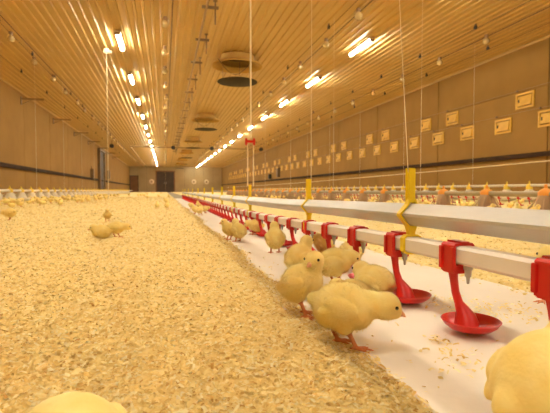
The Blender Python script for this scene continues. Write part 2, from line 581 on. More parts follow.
# ------------------------------------------------------------------ yellow air inlets on the right wall
inl = thing('air_inlet', '', 'air inlet')
f = MB()
f.box((-0.03, -0.23, -0.155), (0.0, 0.23, -0.115), 0.004).box((-0.03, -0.23, 0.115), (0.0, 0.23, 0.155), 0.004)
f.box((-0.03, -0.23, -0.115), (0.0, -0.19, 0.115), 0.004).box((-0.03, 0.19, -0.115), (0.0, 0.23, 0.115), 0.004)
f.build('frame', 'inlet_yellow', inl)
fp = MB().prism([(-0.006, -0.095), (-0.045, -0.095), (-0.020, 0.095), (-0.002, 0.095)], -0.168, 0.168).build('flap', 'inlet_yellow', inl)
MB().box((-0.05, 0.12, -0.03), (-0.022, 0.135, 0.03)).build('lever', 'black_plastic', inl)
MB().tube([(-0.02, 0.17, 0.21), (-0.05, 0.17, 0.21)], 0.018, 8).build('pulley', 'bracket_metal', inl)
first = True
for row, z, seq in (('lower', 1.545, [k for k in range(0, 38)]), ('upper', 1.975, [k + 0.5 for k in range(-1, 37) if k % 3 != 1])):
    for i, k in enumerate(seq):
        y = 6.72 + 1.13 * k
        o = inl if first else copy_tree(inl)
        first = False
        o.location = (XR - 0.001, y, z)
        if i < 12:
            o['label'] = '%s yellow air inlet in the %s row on the right wall' % (ORD[i], row)
        else:
            o['label'] = 'small distant yellow air inlet in the %s row on the right wall' % row
        o['group'] = 'air inlets in the %s row' % row
cbl = MB().tube([(XR - 0.04, 5.0, 2.185), (XR - 0.04, 50.0, 2.185)], 0.004, 5).build('cable', 'bracket_tan')
tag(cbl, 'thin pull cable above the upper air inlets', 'cable')
cbl = MB().tube([(XR - 0.04, 5.0, 1.755), (XR - 0.04, 50.0, 1.755)], 0.004, 5).build('cable', 'bracket_tan')
tag(cbl, 'thin pull cable above the lower air inlets', 'cable')

# control boxes
for name, x, y, z, w, h_, m_, lab in (
        ('control_box', XR - 0.001, 26.5, 1.30, 0.36, 0.55, 'bracket_metal', 'brown control box on the right wall above the dark rail'),
        ('control_box', XR - 0.001, 28.75, 1.13, 0.3, 0.3, 'black_plastic', 'small black control box low on the right wall'),
        ('control_box', XL + 0.001, 26.6, 1.15, 0.4, 0.5, 'bracket_metal', 'brown control box on the left wall before the tall door'),
        ('control_box', XL + 0.001, 34.0, 1.35, 0.5, 0.6, 'bracket_metal', 'brown control box on the left wall past the tall door')):
    sg = -1 if x > 0 else 1
    o = thing(name, lab, 'control box', (x, y, z))
    MB().box((min(0, sg * 0.16), -w / 2, -h_ / 2), (max(0, sg * 0.16), w / 2, h_ / 2), 0.01).build('case', m_, o)
    MB().box((min(sg * 0.16, sg * 0.175), -w / 2 + 0.03, -h_ / 2 + 0.03), (max(sg * 0.16, sg * 0.175), w / 2 - 0.03, h_ / 2 - 0.03), 0.004).build('lid', m_, o)
    MB().tube([(sg * 0.06, 0, h_ / 2), (sg * 0.03, 0, h_ / 2 + 0.16)], 0.02, 6).build('conduit', 'bracket_metal', o)
for k, x in enumerate((-1.55, 3.45, 5.0)):
    o = thing('gable_fan', ('small round grey fan on the far wall left of the dark door', 'small round grey fan on the far wall right of the dark door',
                            'small round grey fan on the far wall near the right corner')[k], 'fan', (x, YE - 0.001, 1.25), 0, 'gable fans')
    MB().tube([(0, 0, 0), (0, -0.12, 0)], [0.30, 0.24], 16).build('cowl', 'lamp_housing', o)
    MB().tube([(0, -0.121, 0), (0, -0.15, 0)], 0.10, 12).build('hub', 'socket', o)

# ------------------------------------------------------------------ litter bed, paper, shavings


def edge_left(y):
    y = max(y, -1.0)
    return 0.192 + 0.010 * math.sin(y * 4.1 + 1.0) + 0.006 * math.sin(y * 13 + 2) + (0.024 if y > 0.8 else 0.024 * y / 0.8 if y > 0 else 0) \
        + 0.006 * noise.noise(Vector((y * 9, 3.3, 0)))


def edge_right(y):
    y = max(y, -1.0)
    return 0.665 + 0.018 * math.sin(y * 3.3 + 0.4) + 0.010 * math.sin(y * 9.7) + 0.012 * noise.noise(Vector((y * 7, 8.3, 0)))


def bed_height(x, y):
    return 0.0045 * noise.noise(Vector((x * 6, y * 6, 0))) + 0.004 * noise.noise(Vector((x * 22, y * 22, 5))) + 0.0025 * noise.noise(Vector((x * 60, y * 60, 9)))


ys = [-5.98, -4, -2.5, -1.2, -0.6, -0.3, -0.1]
y = 0.0
while y < YE - 0.02:
    ys.append(y)
    y += max(0.012, 0.022 * y)
ys.append(YE - 0.02)


def bed(name, side):
    ts = [0, 0.004, 0.009, 0.015, 0.022, 0.03]
    while ts[-1] < 6.4:
        ts.append(ts[-1] + max(0.011, 0.05 * ts[-1] if side == 'right' else 0.035 * ts[-1]))
    vs, fs = [], []
    nt_ = len(ts)
    for y in ys:
        e = edge_left(y) if side == 'left' else edge_right(y)
        far = (e - XL - 0.02) if side == 'left' else (XR - 0.02 - e)
        for t in ts:
            tt = min(t, far)
            x = e - tt if side == 'left' else e + tt
            rim = min(1.0, tt / 0.022)
            z = -0.004 + rim * (0.011 + bed_height(x, y))
            vs.append((x, y, z))
    for i in range(len(ys) - 1):
        for k in range(nt_ - 1):
            q = (i * nt_ + k, i * nt_ + k + 1, (i + 1) * nt_ + k + 1, (i + 1) * nt_ + k)
            if abs(vs[q[0]][0] - vs[q[1]][0]) < 1e-5 and abs(vs[q[3]][0] - vs[q[2]][0]) < 1e-5:
                continue
            fs.append(q)
    o = MB().add(vs, fs).build(name, 'litter_bed', smooth=True)
    me = o.data
    if side == 'left' and me.polygons[len(me.polygons) // 2].normal.z < 0:
        me.flip_normals()
    return o


tag(bed('litter_bed', 'left'), 'wide bed of golden wood shavings left of the paper strip', 'litter', kind='stuff')
tag(bed('litter_bed', 'right'), 'bed of golden wood shavings right of the paper strip', 'litter', kind='stuff')

pv, pf = [], []
pys = [y for y in ys if -1.3 < y < 11.5]
pxs = np.linspace(0.12, 0.80, 35)
for y in pys:
    for x in pxs:
        w = 0.0014 * noise.noise(Vector((x * 9, y * 5, 1))) + 0.0009 * noise.noise(Vector((x * 24, y * 11, 4)))
        pv.append((x, y, 0.0015 + w))
m_ = len(pxs)
for i in range(len(pys) - 1):
    for k in range(m_ - 1):
        pf.append((i * m_ + k, i * m_ + k + 1, (i + 1) * m_ + k + 1, (i + 1) * m_ + k))
pp = MB().add(pv, pf).build('paper_strip', 'paper', smooth=True)
tag(pp, 'long strip of white chick paper laid under the water line', 'paper')


def flakes(name, pts_xyz, size, label, grow=0.0):
    """Curled chips: one bent strip of two quads each."""
    n = len(pts_xyz)
    L = (size + grow * pts_xyz[:, 1]) * nr.uniform(0.5, 1.5, n)
    W = L * nr.uniform(0.25, 0.65, n)
    az = nr.uniform(0, 2 * math.pi, n)
    tilt = nr.normal(0, 0.26, n)
    roll = nr.normal(0, 0.30, n)
    curl = L * nr.uniform(-0.05, 0.25, n)
    base = np.zeros((n, 6, 3))
    for j, (a, b) in enumerate(((-1, -1), (-1, 1), (0, -1), (0, 1), (1, -1), (1, 1))):
        taper = nr.uniform(0.6, 1.0, n)
        base[:, j, 0] = a * L / 2
        base[:, j, 1] = b * W / 2 * taper
        base[:, j, 2] = np.where(a == 0, curl, 0)
    ct, st = np.cos(tilt)[:, None], np.sin(tilt)[:, None]
    cr_, sr = np.cos(roll)[:, None], np.sin(roll)[:, None]
    ca, sa = np.cos(az)[:, None], np.sin(az)[:, None]
    x, y, z = base[..., 0], base[..., 1], base[..., 2]
    y, z = y * cr_ - z * sr, y * sr + z * cr_
    x, z = x * ct - z * st, x * st + z * ct
    x, y = x * ca - y * sa, x * sa + y * ca
    z = z - z.min(axis=1, keepdims=True) * nr.uniform(0.3, 1.0, (n, 1))
    v = np.stack([x, y, z], -1) + pts_xyz[:, None, :]
    v = v.reshape(-1, 3)
    k = (np.arange(n) * 6)[:, None]
    fcs = np.concatenate([k + np.array([0, 2, 3, 1]), k + np.array([2, 4, 5, 3])], 1).reshape(-1, 4)
    me = bpy.data.meshes.new(name)
    me.vertices.add(len(v))
    me.vertices.foreach_set('co', v.ravel().astype(np.float32))
    me.loops.add(fcs.size)
    me.loops.foreach_set('vertex_index', fcs.ravel().astype(np.int32))
    me.polygons.add(len(fcs))
    me.polygons.foreach_set('loop_start', np.arange(0, fcs.size, 4, dtype=np.int32))
    me.update(calc_edges=True)
    me.materials.append(MATS['litter_flake'])
    return tag(link(name, me), label, 'shavings', kind='stuff')


def scatter(n, x0, x1, y0, y1, side, power=1.0, spill=0.012):
    out = []
    while len(out) < n:
        y = y0 * (y1 / y0) ** (rnd.random() ** power)
        if side == 'left':
            e = edge_left(y)
            hw = 0.36 + 0.62 * y
            x = rnd.uniform(max(x0, e - hw), e + spill * abs(rnd.gauss(0, 1)))
            if x > e + spill * 4:
                continue
            t = e - x
        else:
            e = edge_right(y)
            x = rnd.uniform(e - spill * abs(rnd.gauss(0, 1)), min(x1, e + 0.4 + 1.4 * y))
            t = x - e
        z = 0.0025 if t < 0 else -0.004 + min(1, t / 0.022) * (0.011 + bed_height(x, y))
        out.append((x, y, z + rnd.uniform(-0.0012, 0.0012)))
    return np.array(out)


flakes('wood_shavings', scatter(200000, -3.2, 0.3, 0.16, 14.0, 'left', 1.0), 0.0053, 'loose curled wood shavings covering the litter left of the paper', 0.0013)
flakes('wood_shavings', scatter(45000, 0.6, 4.0, 0.2, 3.5, 'right'), 0.0085, 'loose wood shavings beyond the near water line')
eg = []
for _ in range(15000):
    y = 0.2 * (5 / 0.2) ** rnd.random()
    t = rnd.gauss(0.004, 0.011)
    x = edge_left(y) - t
    eg.append((x, y, 0.0022 if t < 0.006 else -0.004 + min(1, t / 0.022) * (0.011 + bed_height(x, y)) + rnd.uniform(0, 0.001)))
flakes('wood_shavings', np.array(eg), 0.0055, 'loose wood shavings spilling over the left paper edge', 0.0012)
pl = []
for cx, cy, s, n in ((0.335, 0.445, 0.018, 60), (0.345, 0.50, 0.008, 35), (0.50, 0.62, 0.03, 130), (0.56, 0.60, 0.03, 110), (0.45, 0.70, 0.03, 60),
                     (0.30, 0.42, 0.02, 20), (0.40, 0.80, 0.05, 50), (0.27, 0.62, 0.03, 30), (0.27, 1.1, 0.05, 30)):
    for _ in range(n):
        pl.append((rnd.gauss(cx, s), rnd.gauss(cy, s * 1.2), 0.003 + abs(rnd.gauss(0, 0.001))))
for _ in range(260):
    y = 0.25 * (6 / 0.25) ** rnd.random()
    pl.append((rnd.uniform(0.21, 0.66), y, 0.003))
flakes('wood_shavings', np.array(pl), 0.006, 'stray wood shavings lying on the white paper')

# ------------------------------------------------------------------ near water line


def zp(y):                                     # height of the water pipe along the line
    return 0.086 + 0.0265 / (1 + (max(y, 0) / 1.25) ** 4)


def zb(y):                                     # height of the diamond beam above it
    return 0.1490 + 0.45 * (zp(y) - 0.086)


lys = [-1.2, -0.6, -0.2] + [0.1 * k for k in range(0, 40)] + [4 + 0.5 * k for k in range(0, 14)]
pw = 0.0125
oct_ = [(-pw, -pw + 0.004), (-pw + 0.004, -pw), (pw - 0.004, -pw), (pw, -pw + 0.004), (pw, pw - 0.004), (pw - 0.004, pw), (-pw + 0.004, pw), (-pw, pw - 0.004)]


def swept(poly, zf, x):
    vs, fs = [], []
    n = len(poly)
    for y in lys:
        vs += [(x + a, y, zf(y) + b) for a, b in poly]
    for i in range(len(lys) - 1):
        for k in range(n):
            fs.append((i * n + k, i * n + (k + 1) % n, (i + 1) * n + (k + 1) % n, (i + 1) * n + k))
    fs += [tuple(range(n)), tuple((len(lys) - 1) * n + k for k in range(n))]
    return MB().add(vs, fs)


tag(swept(oct_, zp, XP).build('water_pipe', 'pipe_white', smooth=True), 'white square water pipe of the near drinker line', 'pipe')
r_ = 0.0182
q = 0.0022
dia = [(-r_, q), (-r_, -q), (-q, -r_), (q, -r_), (r_, -q), (r_, q), (q, r_), (-q, r_)]
tag(swept(dia, zb, XP).build('support_beam', 'galvanised', smooth=True), 'galvanised steel beam above the near white water pipe', 'beam')

# drinker: saddle clip, arm, cup, steel nipple (origin on the paper under the pipe, pipe centre at 0.1125)
ZP0 = 0.1125


def make_drinker(name):
    t = thing(name, '', 'drinker')
    a, th = pw + 0.0008, 0.003
    prof_ = [(-a - th, -0.024), (-a - th, a + th - 0.003), (-a - th + 0.003, a + th), (a + th - 0.003, a + th), (a + th, a + th - 0.003), (a + th, -0.016),
             (a, -0.016), (a, a - 0.001), (-a, a - 0.001), (-a, -0.024)]
    m = MB().prism([(p[0], p[1] + ZP0) for p in prof_], -0.014, 0.014)
    m.box((-a - th - 0.003, -0.016, ZP0 - 0.021), (-a - 0.0005, -0.009, ZP0 + 0.011), 0.0008)
    m.box((-a - th - 0.003, 0.009, ZP0 - 0.021), (-a - 0.0005, 0.016, ZP0 + 0.011), 0.0008)
    m.box((-a - th + 0.0005, -0.0135, ZP0 - 0.0265), (a + 0.001, 0.0135, ZP0 - 0.0140), 0.0015)
    m.box((-0.006, -0.0155, ZP0 + a + th - 0.001), (0.008, 0.0155, ZP0 + a + th + 0.0022), 0.0008)
    m.build('saddle_clip', 'drinker_red', t)
    cx, cy = 0.013, -0.013
    path = [(-0.006, 0.001, ZP0 - 0.024), (-0.005, 0.0, 0.075), (-0.003, -0.001, 0.058), (0.001, -0.003, 0.043), (0.005, -0.0055, 0.033), (0.008, -0.008, 0.024), (0.009, -0.010, 0.010)]
    MB().tube(path, [0.0072, 0.0060, 0.0058, 0.0064, 0.0100, 0.0150, 0.0190], 10, flat=(0.8, 1.0)).build('arm', 'drinker_red', t, True)
    cup = [(0.001, 0.0045), (0.016, 0.0050), (0.028, 0.0085), (0.035, 0.0140), (0.0385, 0.0195), (0.0393, 0.0205), (0.0380, 0.0211), (0.0367, 0.0201),
           (0.0330, 0.0155), (0.0250, 0.0115), (0.015, 0.0085), (0.001, 0.008)]
    MB().lathe(cup, 32, (cx, cy, 0)).build('cup', 'drinker_red', t, True)
    nz = ZP0 - pw
    MB().lathe([(0.0062, nz + 0.001), (0.0062, nz - 0.006), (0.0045, nz - 0.008), (0.0042, nz - 0.016), (0.0026, nz - 0.018), (0.0018, nz - 0.026), (0.0005, nz - 0.027)][::-1],
               10, (0.001, -0.0215, 0)).build('nipple', 'nipple_steel', t, True)
    return t


drk = make_drinker('cup_drinker')


def join_light(root, name):
    """One-mesh copy for far instances."""
    v, f, mi, mats = [], [], [], []
    for chd in root.children:
        me = chd.data
        k = len(v)
        v += [tuple(p.co) for p in me.vertices]
        if me.materials[0] not in mats:
            mats.append(me.materials[0])
        for p in me.polygons:
            f.append(tuple(i + k for i in p.vertices))
            mi.append(mats.index(me.materials[0]))
    me = bpy.data.meshes.new(name)
    me.from_pydata(v, [], f)
    for m in mats:
        me.materials.append(m)
    me.polygons.foreach_set('material_index', mi)
    me.shade_smooth()
    me.set_sharp_from_angle(angle=R(40))
    return me


drk_far = join_light(drk, 'cup_drinker')
Y0 = 0.2085                                    # nearest drinker, at the right picture edge
DP = 0.1625
for k in range(-3, 64):
    y = Y0 + DP * k
    if k == -3:
        o = drk
    elif k < 26:
        o = copy_tree(drk)
    else:
        o = link('cup_drinker', drk_far)
        o['category'] = 'drinker'
    o.location = (XP, y, 0.001)
    o.scale = (1, 1, (zp(y) - 0.001) / ZP0)
    if k < 0:
        o['label'] = 'red cup drinker on the near water line beside the camera'
        o['group'] = 'drinkers beside the camera'
    elif k < 18:
        o['label'] = '%s red cup drinker counted from the right edge on the near water line' % ('first' if k == 0 else ORD[k])
        o['group'] = 'drinkers on the near water line'
    else:
        o['label'] = 'small distant red cup drinker on the near water line'
        o['group'] = 'far drinkers on the near water line'

# yellow hangers clasping beam and pipe
hang = thing('yellow_hanger', '', 'hanger')


def strip(path, w, th, y0=0.0):
    """Flat band along an (x, z) path, w wide along y."""
    vs, fs = [], []
    n = len(path)
    for i, (x, z) in enumerate(path):
        a, b = path[max(i - 1, 0)], path[min(i + 1, n - 1)]
        d = Vector((b[0] - a[0], b[1] - a[1])).normalized()
        nx, nz = -d.y, d.x
        for s, yy in ((-1, -w / 2), (1, -w / 2), (1, w / 2), (-1, w / 2)):
            vs.append((x + nx * s * th / 2, y0 + yy, z + nz * s * th / 2))
    for i in range(n - 1):
        for k in range(4):
            fs.append((i * 4 + k, i * 4 + (k + 1) % 4, (i + 1) * 4 + (k + 1) % 4, (i + 1) * 4 + k))
    fs += [(0, 1, 2, 3), tuple((n - 1) * 4 + k for k in range(4))]
    return MB().add(vs, fs)


B0 = 0.1600
ps = MB().box((-0.0055, -0.0050, B0 + 0.020), (0.0055, 0.0050, B0 + 0.077), 0.0012)
ps.box((-0.0075, -0.0065, B0 + 0.022), (-0.0045, -0.0035, B0 + 0.077), 0.0008)
ps.box((-0.0075, 0.0035, B0 + 0.022), (-0.0045, 0.0065, B0 + 0.077), 0.0008)
ps.build('post', 'hanger_yellow', hang)
for s in (-1, 1):
    strip([(s * 0.004, B0 + 0.026), (s * 0.008, B0 + 0.0165), (s * 0.0220, B0 + 0.001), (s * 0.0220, B0 - 0.001), (s * 0.007, B0 - 0.0185), (s * 0.004, B0 - 0.028)], 0.011, 0.0032).build('clasp', 'hanger_yellow', hang)
rg = [(pw + 0.0022, -pw), (pw + 0.0022, pw), (pw - 0.003, pw + 0.0022), (-pw + 0.003, pw + 0.0022), (-pw - 0.0022, pw - 0.002), (-pw - 0.0022, -pw + 0.002), (-pw + 0.003, -pw - 0.0022), (pw - 0.003, -pw - 0.0022), (pw + 0.0022, -pw + 0.001)]
strip([(a, b + ZP0) for a, b in rg], 0.011, 0.0034).build('pipe_ring', 'hanger_yellow', hang)
MB().box((-0.006, -0.005, ZP0 + pw), (0.006, 0.005, B0 - 0.0185), 0.001).build('neck', 'hanger_yellow', hang)
hy = [-0.35, 0.655, 1.19, 2.08, 2.58, 3.15, 3.8, 4.6, 5.5, 6.6, 7.8, 9.2, 10.3]
for k, y in enumerate(hy):
    o = hang if k == 0 else copy_tree(hang)
    o.location = (XP, y, zb(y) - B0)
    dz = zp(y) - ZP0 - (zb(y) - B0)
    for c in o.children:
        if c.name.startswith('pipe_ring'):
            c.location.z = dz
        elif c.name.startswith('neck'):
            zt = B0 - 0.0185
            sc = (zt - ZP0 - pw - dz) / (zt - ZP0 - pw)
            c.scale.z = sc
            c.location.z = zt - sc * zt
    lab = ['yellow plastic hanger on the beam beside the camera', 'large zigzag yellow hanger nearest the camera on the grey beam',
           'second yellow hanger along the grey beam', 'third yellow hanger along the beam, tied to the cord with the red adjuster',
           'fourth small yellow hanger along the grey beam', 'fifth small yellow hanger along the grey beam']
    o['label'] = lab[k] if k < 6 else 'tiny distant yellow hanger along the grey beam'
    o['group'] = 'yellow hangers on the near line'


def cord(x, y, z0, label, r=0.0016, m='cord_white', group=None, x1=None, z1=None):
    o = MB().tube([(x, y, z0), (x if x1 is None else x1, y, ZC - rh if z1 is None else z1)], r, 6).build('cord', m)
    return tag(o, label, 'cord', group)


cord(XP - 0.006, 0.655, zb(0.655) + 0.07, 'thin cord rising from the nearest yellow hanger', 0.0006, x1=XP - 0.2)
cord(XP + 0.004, 2.08, 0.45, 'white cord rising above the red adjuster', 0.0042)
cord(XP - 0.012, 2.08, zb(2.08) + 0.07, 'left white cord between yellow hanger and red adjuster', 0.0028, z1=0.42)
cord(XP + 0.016, 2.08, zb(2.08) + 0.07, 'right white cord between yellow hanger and red adjuster', 0.0028, z1=0.42)
ad = thing('cord_adjuster', 'small red plastic cord adjuster above the third yellow hanger', 'adjuster', (XP, 2.08, 0.42))
MB().box((-0.024, -0.006, 0.008), (0.026, 0.006, 0.020), 0.002).build('bar', 'drinker_red', ad)
for s in (-1, 1):
    MB().box((s * 0.019 - 0.005, -0.007, -0.004), (s * 0.019 + 0.005, 0.007, 0.030), 0.002).build('hook', 'drinker_red', ad)

# ------------------------------------------------------------------ second drinker line
X2 = 4.25
z2 = 0.118
tag(MB().tube([(X2, 1.0, z2), (X2, 40, z2)], 0.0165, 4, rot=R(45)).build('water_pipe', 'pipe_white'), 'pale water pipe of the far right drinker line', 'pipe')
tag(MB().tube([(X2, 1.0, z2 + 0.05), (X2, 40, z2 + 0.05)], 0.022, 4).build('support_beam', 'galvanised'), 'thin steel beam above the far right drinker line', 'beam')
for k in range(75):
    o = link('cup_drinker', drk_far)
    o.location = (X2, 2.6 + 0.1625 * k, 0.004)
    tag(o, 'tiny red drinker on the far right water line behind the orange feeders', 'drinker', 'drinkers on the far right line')

# ------------------------------------------------------------------ feeder lines


def make_feeder(name, capm, shellm):
    t = thing(name, '', 'feeder')
    kk = 0.72 if capm == 'cap_orange' else 1.0
    MB().lathe([(a * kk, b) for a, b in [(0.001, 0.006), (0.12, 0.008), (0.165, 0.035), (0.17, 0.062), (0.162, 0.062), (0.155, 0.038), (0.115, 0.016), (0.001, 0.014)]], 20).build('pan', shellm if capm == 'cap_orange' else 'feeder_shell', t, True)
    MB().lathe([(0.105, 0.055), (0.098, 0.075), (0.050, 0.165), (0.046, 0.185), (0.030, 0.190)] if kk == 1 else [(0.072, 0.050), (0.070, 0.075), (0.060, 0.150), (0.050, 0.185), (0.030, 0.190)], 16).build('hopper', shellm, t, True)
    m = MB().lathe([(0.052, 0.160), (0.055, 0.200), (0.040, 0.222), (0.014, 0.236), (0.010, 0.268), (0.001, 0.270)], 12)
    m.build('cap', capm, t, True)
    g = MB()
    for a in range(10):
        c_, s_ = math.cos(a * math.pi / 5), math.sin(a * math.pi / 5)
        g.tube([(0.163 * kk * c_, 0.163 * kk * s_, 0.058), (0.12 * kk * c_, 0.12 * kk * s_, 0.105), (0.062 * c_, 0.062 * s_, 0.150)], 0.0035, 5)
    g.build('grill', shellm, t)
    return t


def feeder_line(x, ys_, proto, zt, tubem, tr, zscale, where, nlab, capw):
    o = MB().tube([(x, ys_[0] - 1.2, zt), (x, ys_[-1] + 4, zt)], tr, 10).build('auger_tube', tubem, smooth=True)
    tag(o, 'long %s feed tube of the %s' % ('pale' if tubem == 'auger_white' else 'olive grey', where), 'feed tube')
    for k, y in enumerate(ys_):
        f = proto if k == 0 else copy_tree(proto)
        f.location = (x, y, 0.004)
        f.scale = (1, 1, zscale)
        f['label'] = ('%s pan feeder with %s cap on the %s' % (ORD[k], capw, where)) if k < nlab else 'small distant pan feeder with %s cap on the %s' % (capw, where)
        f['group'] = 'pan feeders on the ' + where
    for j in range(6):
        y = ys_[0] + 0.3 + 2.6 * j
        cord(x, y, zt + tr, ('%s thin hanging cord of the %s' % (ORD[j], where)), 0.0022, group='hanging cords of the ' + where)


XO, XW, XF = 2.75, 5.9, -2.6
fo = make_feeder('pan_feeder', 'cap_orange', 'feeder_grey')
feeder_line(XO, [1.45 + 0.62 * k for k in range(30)], fo, 0.172, 'auger_tube', 0.024, 0.90, 'orange capped feeder line', 12, 'orange')
fw_ = make_feeder('pan_feeder', 'cap_yellow', 'feeder_shell')
feeder_line(XW, [4.6 + 0.5 * k for k in range(44)], fw_, 0.285, 'auger_white', 0.022, 1.32, 'far right white feeder line', 12, 'yellow')
fl_ = make_feeder('pan_feeder', 'cap_yellow', 'feeder_shell')
feeder_line(XF, [7.25 + 0.62 * k for k in range(44)], fl_, 0.195, 'auger_white', 0.024, 1.0, 'left white feeder line', 14, 'yellow')
tag(MB().tube([(XO, 1.0, 0.44), (XO, 4.2, 0.40), (XO, 9.0, 0.36), (XO, 20, 0.34)], 0.005, 6).build('guard_wire', 'cord_white'), 'pale wire stretched above the orange capped feeders', 'wire')
cord(-1.12, 9.55, 0.02, 'pale cord hanging from a ceiling pulley to the litter on the left', 0.006)
o = thing('cord_pulley', 'white pulley block on the ceiling above the left hanging cord', 'pulley', (-1.12, 9.55, ZC - rh))
MB().box((-0.05, -0.05, -0.05), (0.05, 0.05, 0.0), 0.008).build('block', 'cord_white', o)
MB().tube([(-0.06, 0, -0.06), (0.1, 0, -0.06)], 0.035, 10).build('wheel', 'lamp_housing', o)
cord(2.0, 5.9, 0.01, 'thin pale cord hanging in the middle of the house', 0.004)

# ------------------------------------------------------------------ chicks


def ellipsoid(bm, c, r, pitch=0.0, yaw=0.0):
    m = Matrix.Translation(c) @ Matrix.Rotation(R(yaw), 4, 'Z') @ Matrix.Rotation(-R(pitch), 4, 'Y') @ Matrix.Diagonal((*r, 1))
    bmesh.ops.create_icosphere(bm, subdivisions=3, radius=1.0, matrix=m)


def chain(bm, pts, rs, step=0.35):
    """Tapered limb as overlapping spheres."""
    for (p, r0), (q_, r1) in zip(zip(pts[:-1], rs[:-1]), zip(pts[1:], rs[1:])):
        p, q_ = Vector(p), Vector(q_)
        n_ = max(2, int((q_ - p).length / (min(r0, r1) * step * 1.6)))
        for i in range(n_ + 1):
            t = i / n_
            bmesh.ops.create_icosphere(bm, subdivisions=1, radius=r0 + (r1 - r0) * t, matrix=Matrix.Translation(p.lerp(q_, t)))


def remesh(bm, voxel, smooth_it, factor=0.5):
    me = bpy.data.meshes.new('tmp')
    bm.to_mesh(me)
    o = bpy.data.objects.new('tmp', me)
    C.objects.link(o)
    md = o.modifiers.new('r', 'REMESH')
    md.mode = 'VOXEL'
    md.voxel_size = voxel
    md.adaptivity = 0.0
    if smooth_it:
        ms = o.modifiers.new('s', 'SMOOTH')
        ms.iterations = smooth_it
        ms.factor = factor
    dg = bpy.context.evaluated_depsgraph_get()
    out = bpy.data.meshes.new_from_object(o.evaluated_get(dg))
    bpy.data.objects.remove(o)
    bpy.data.meshes.remove(me)
    return out


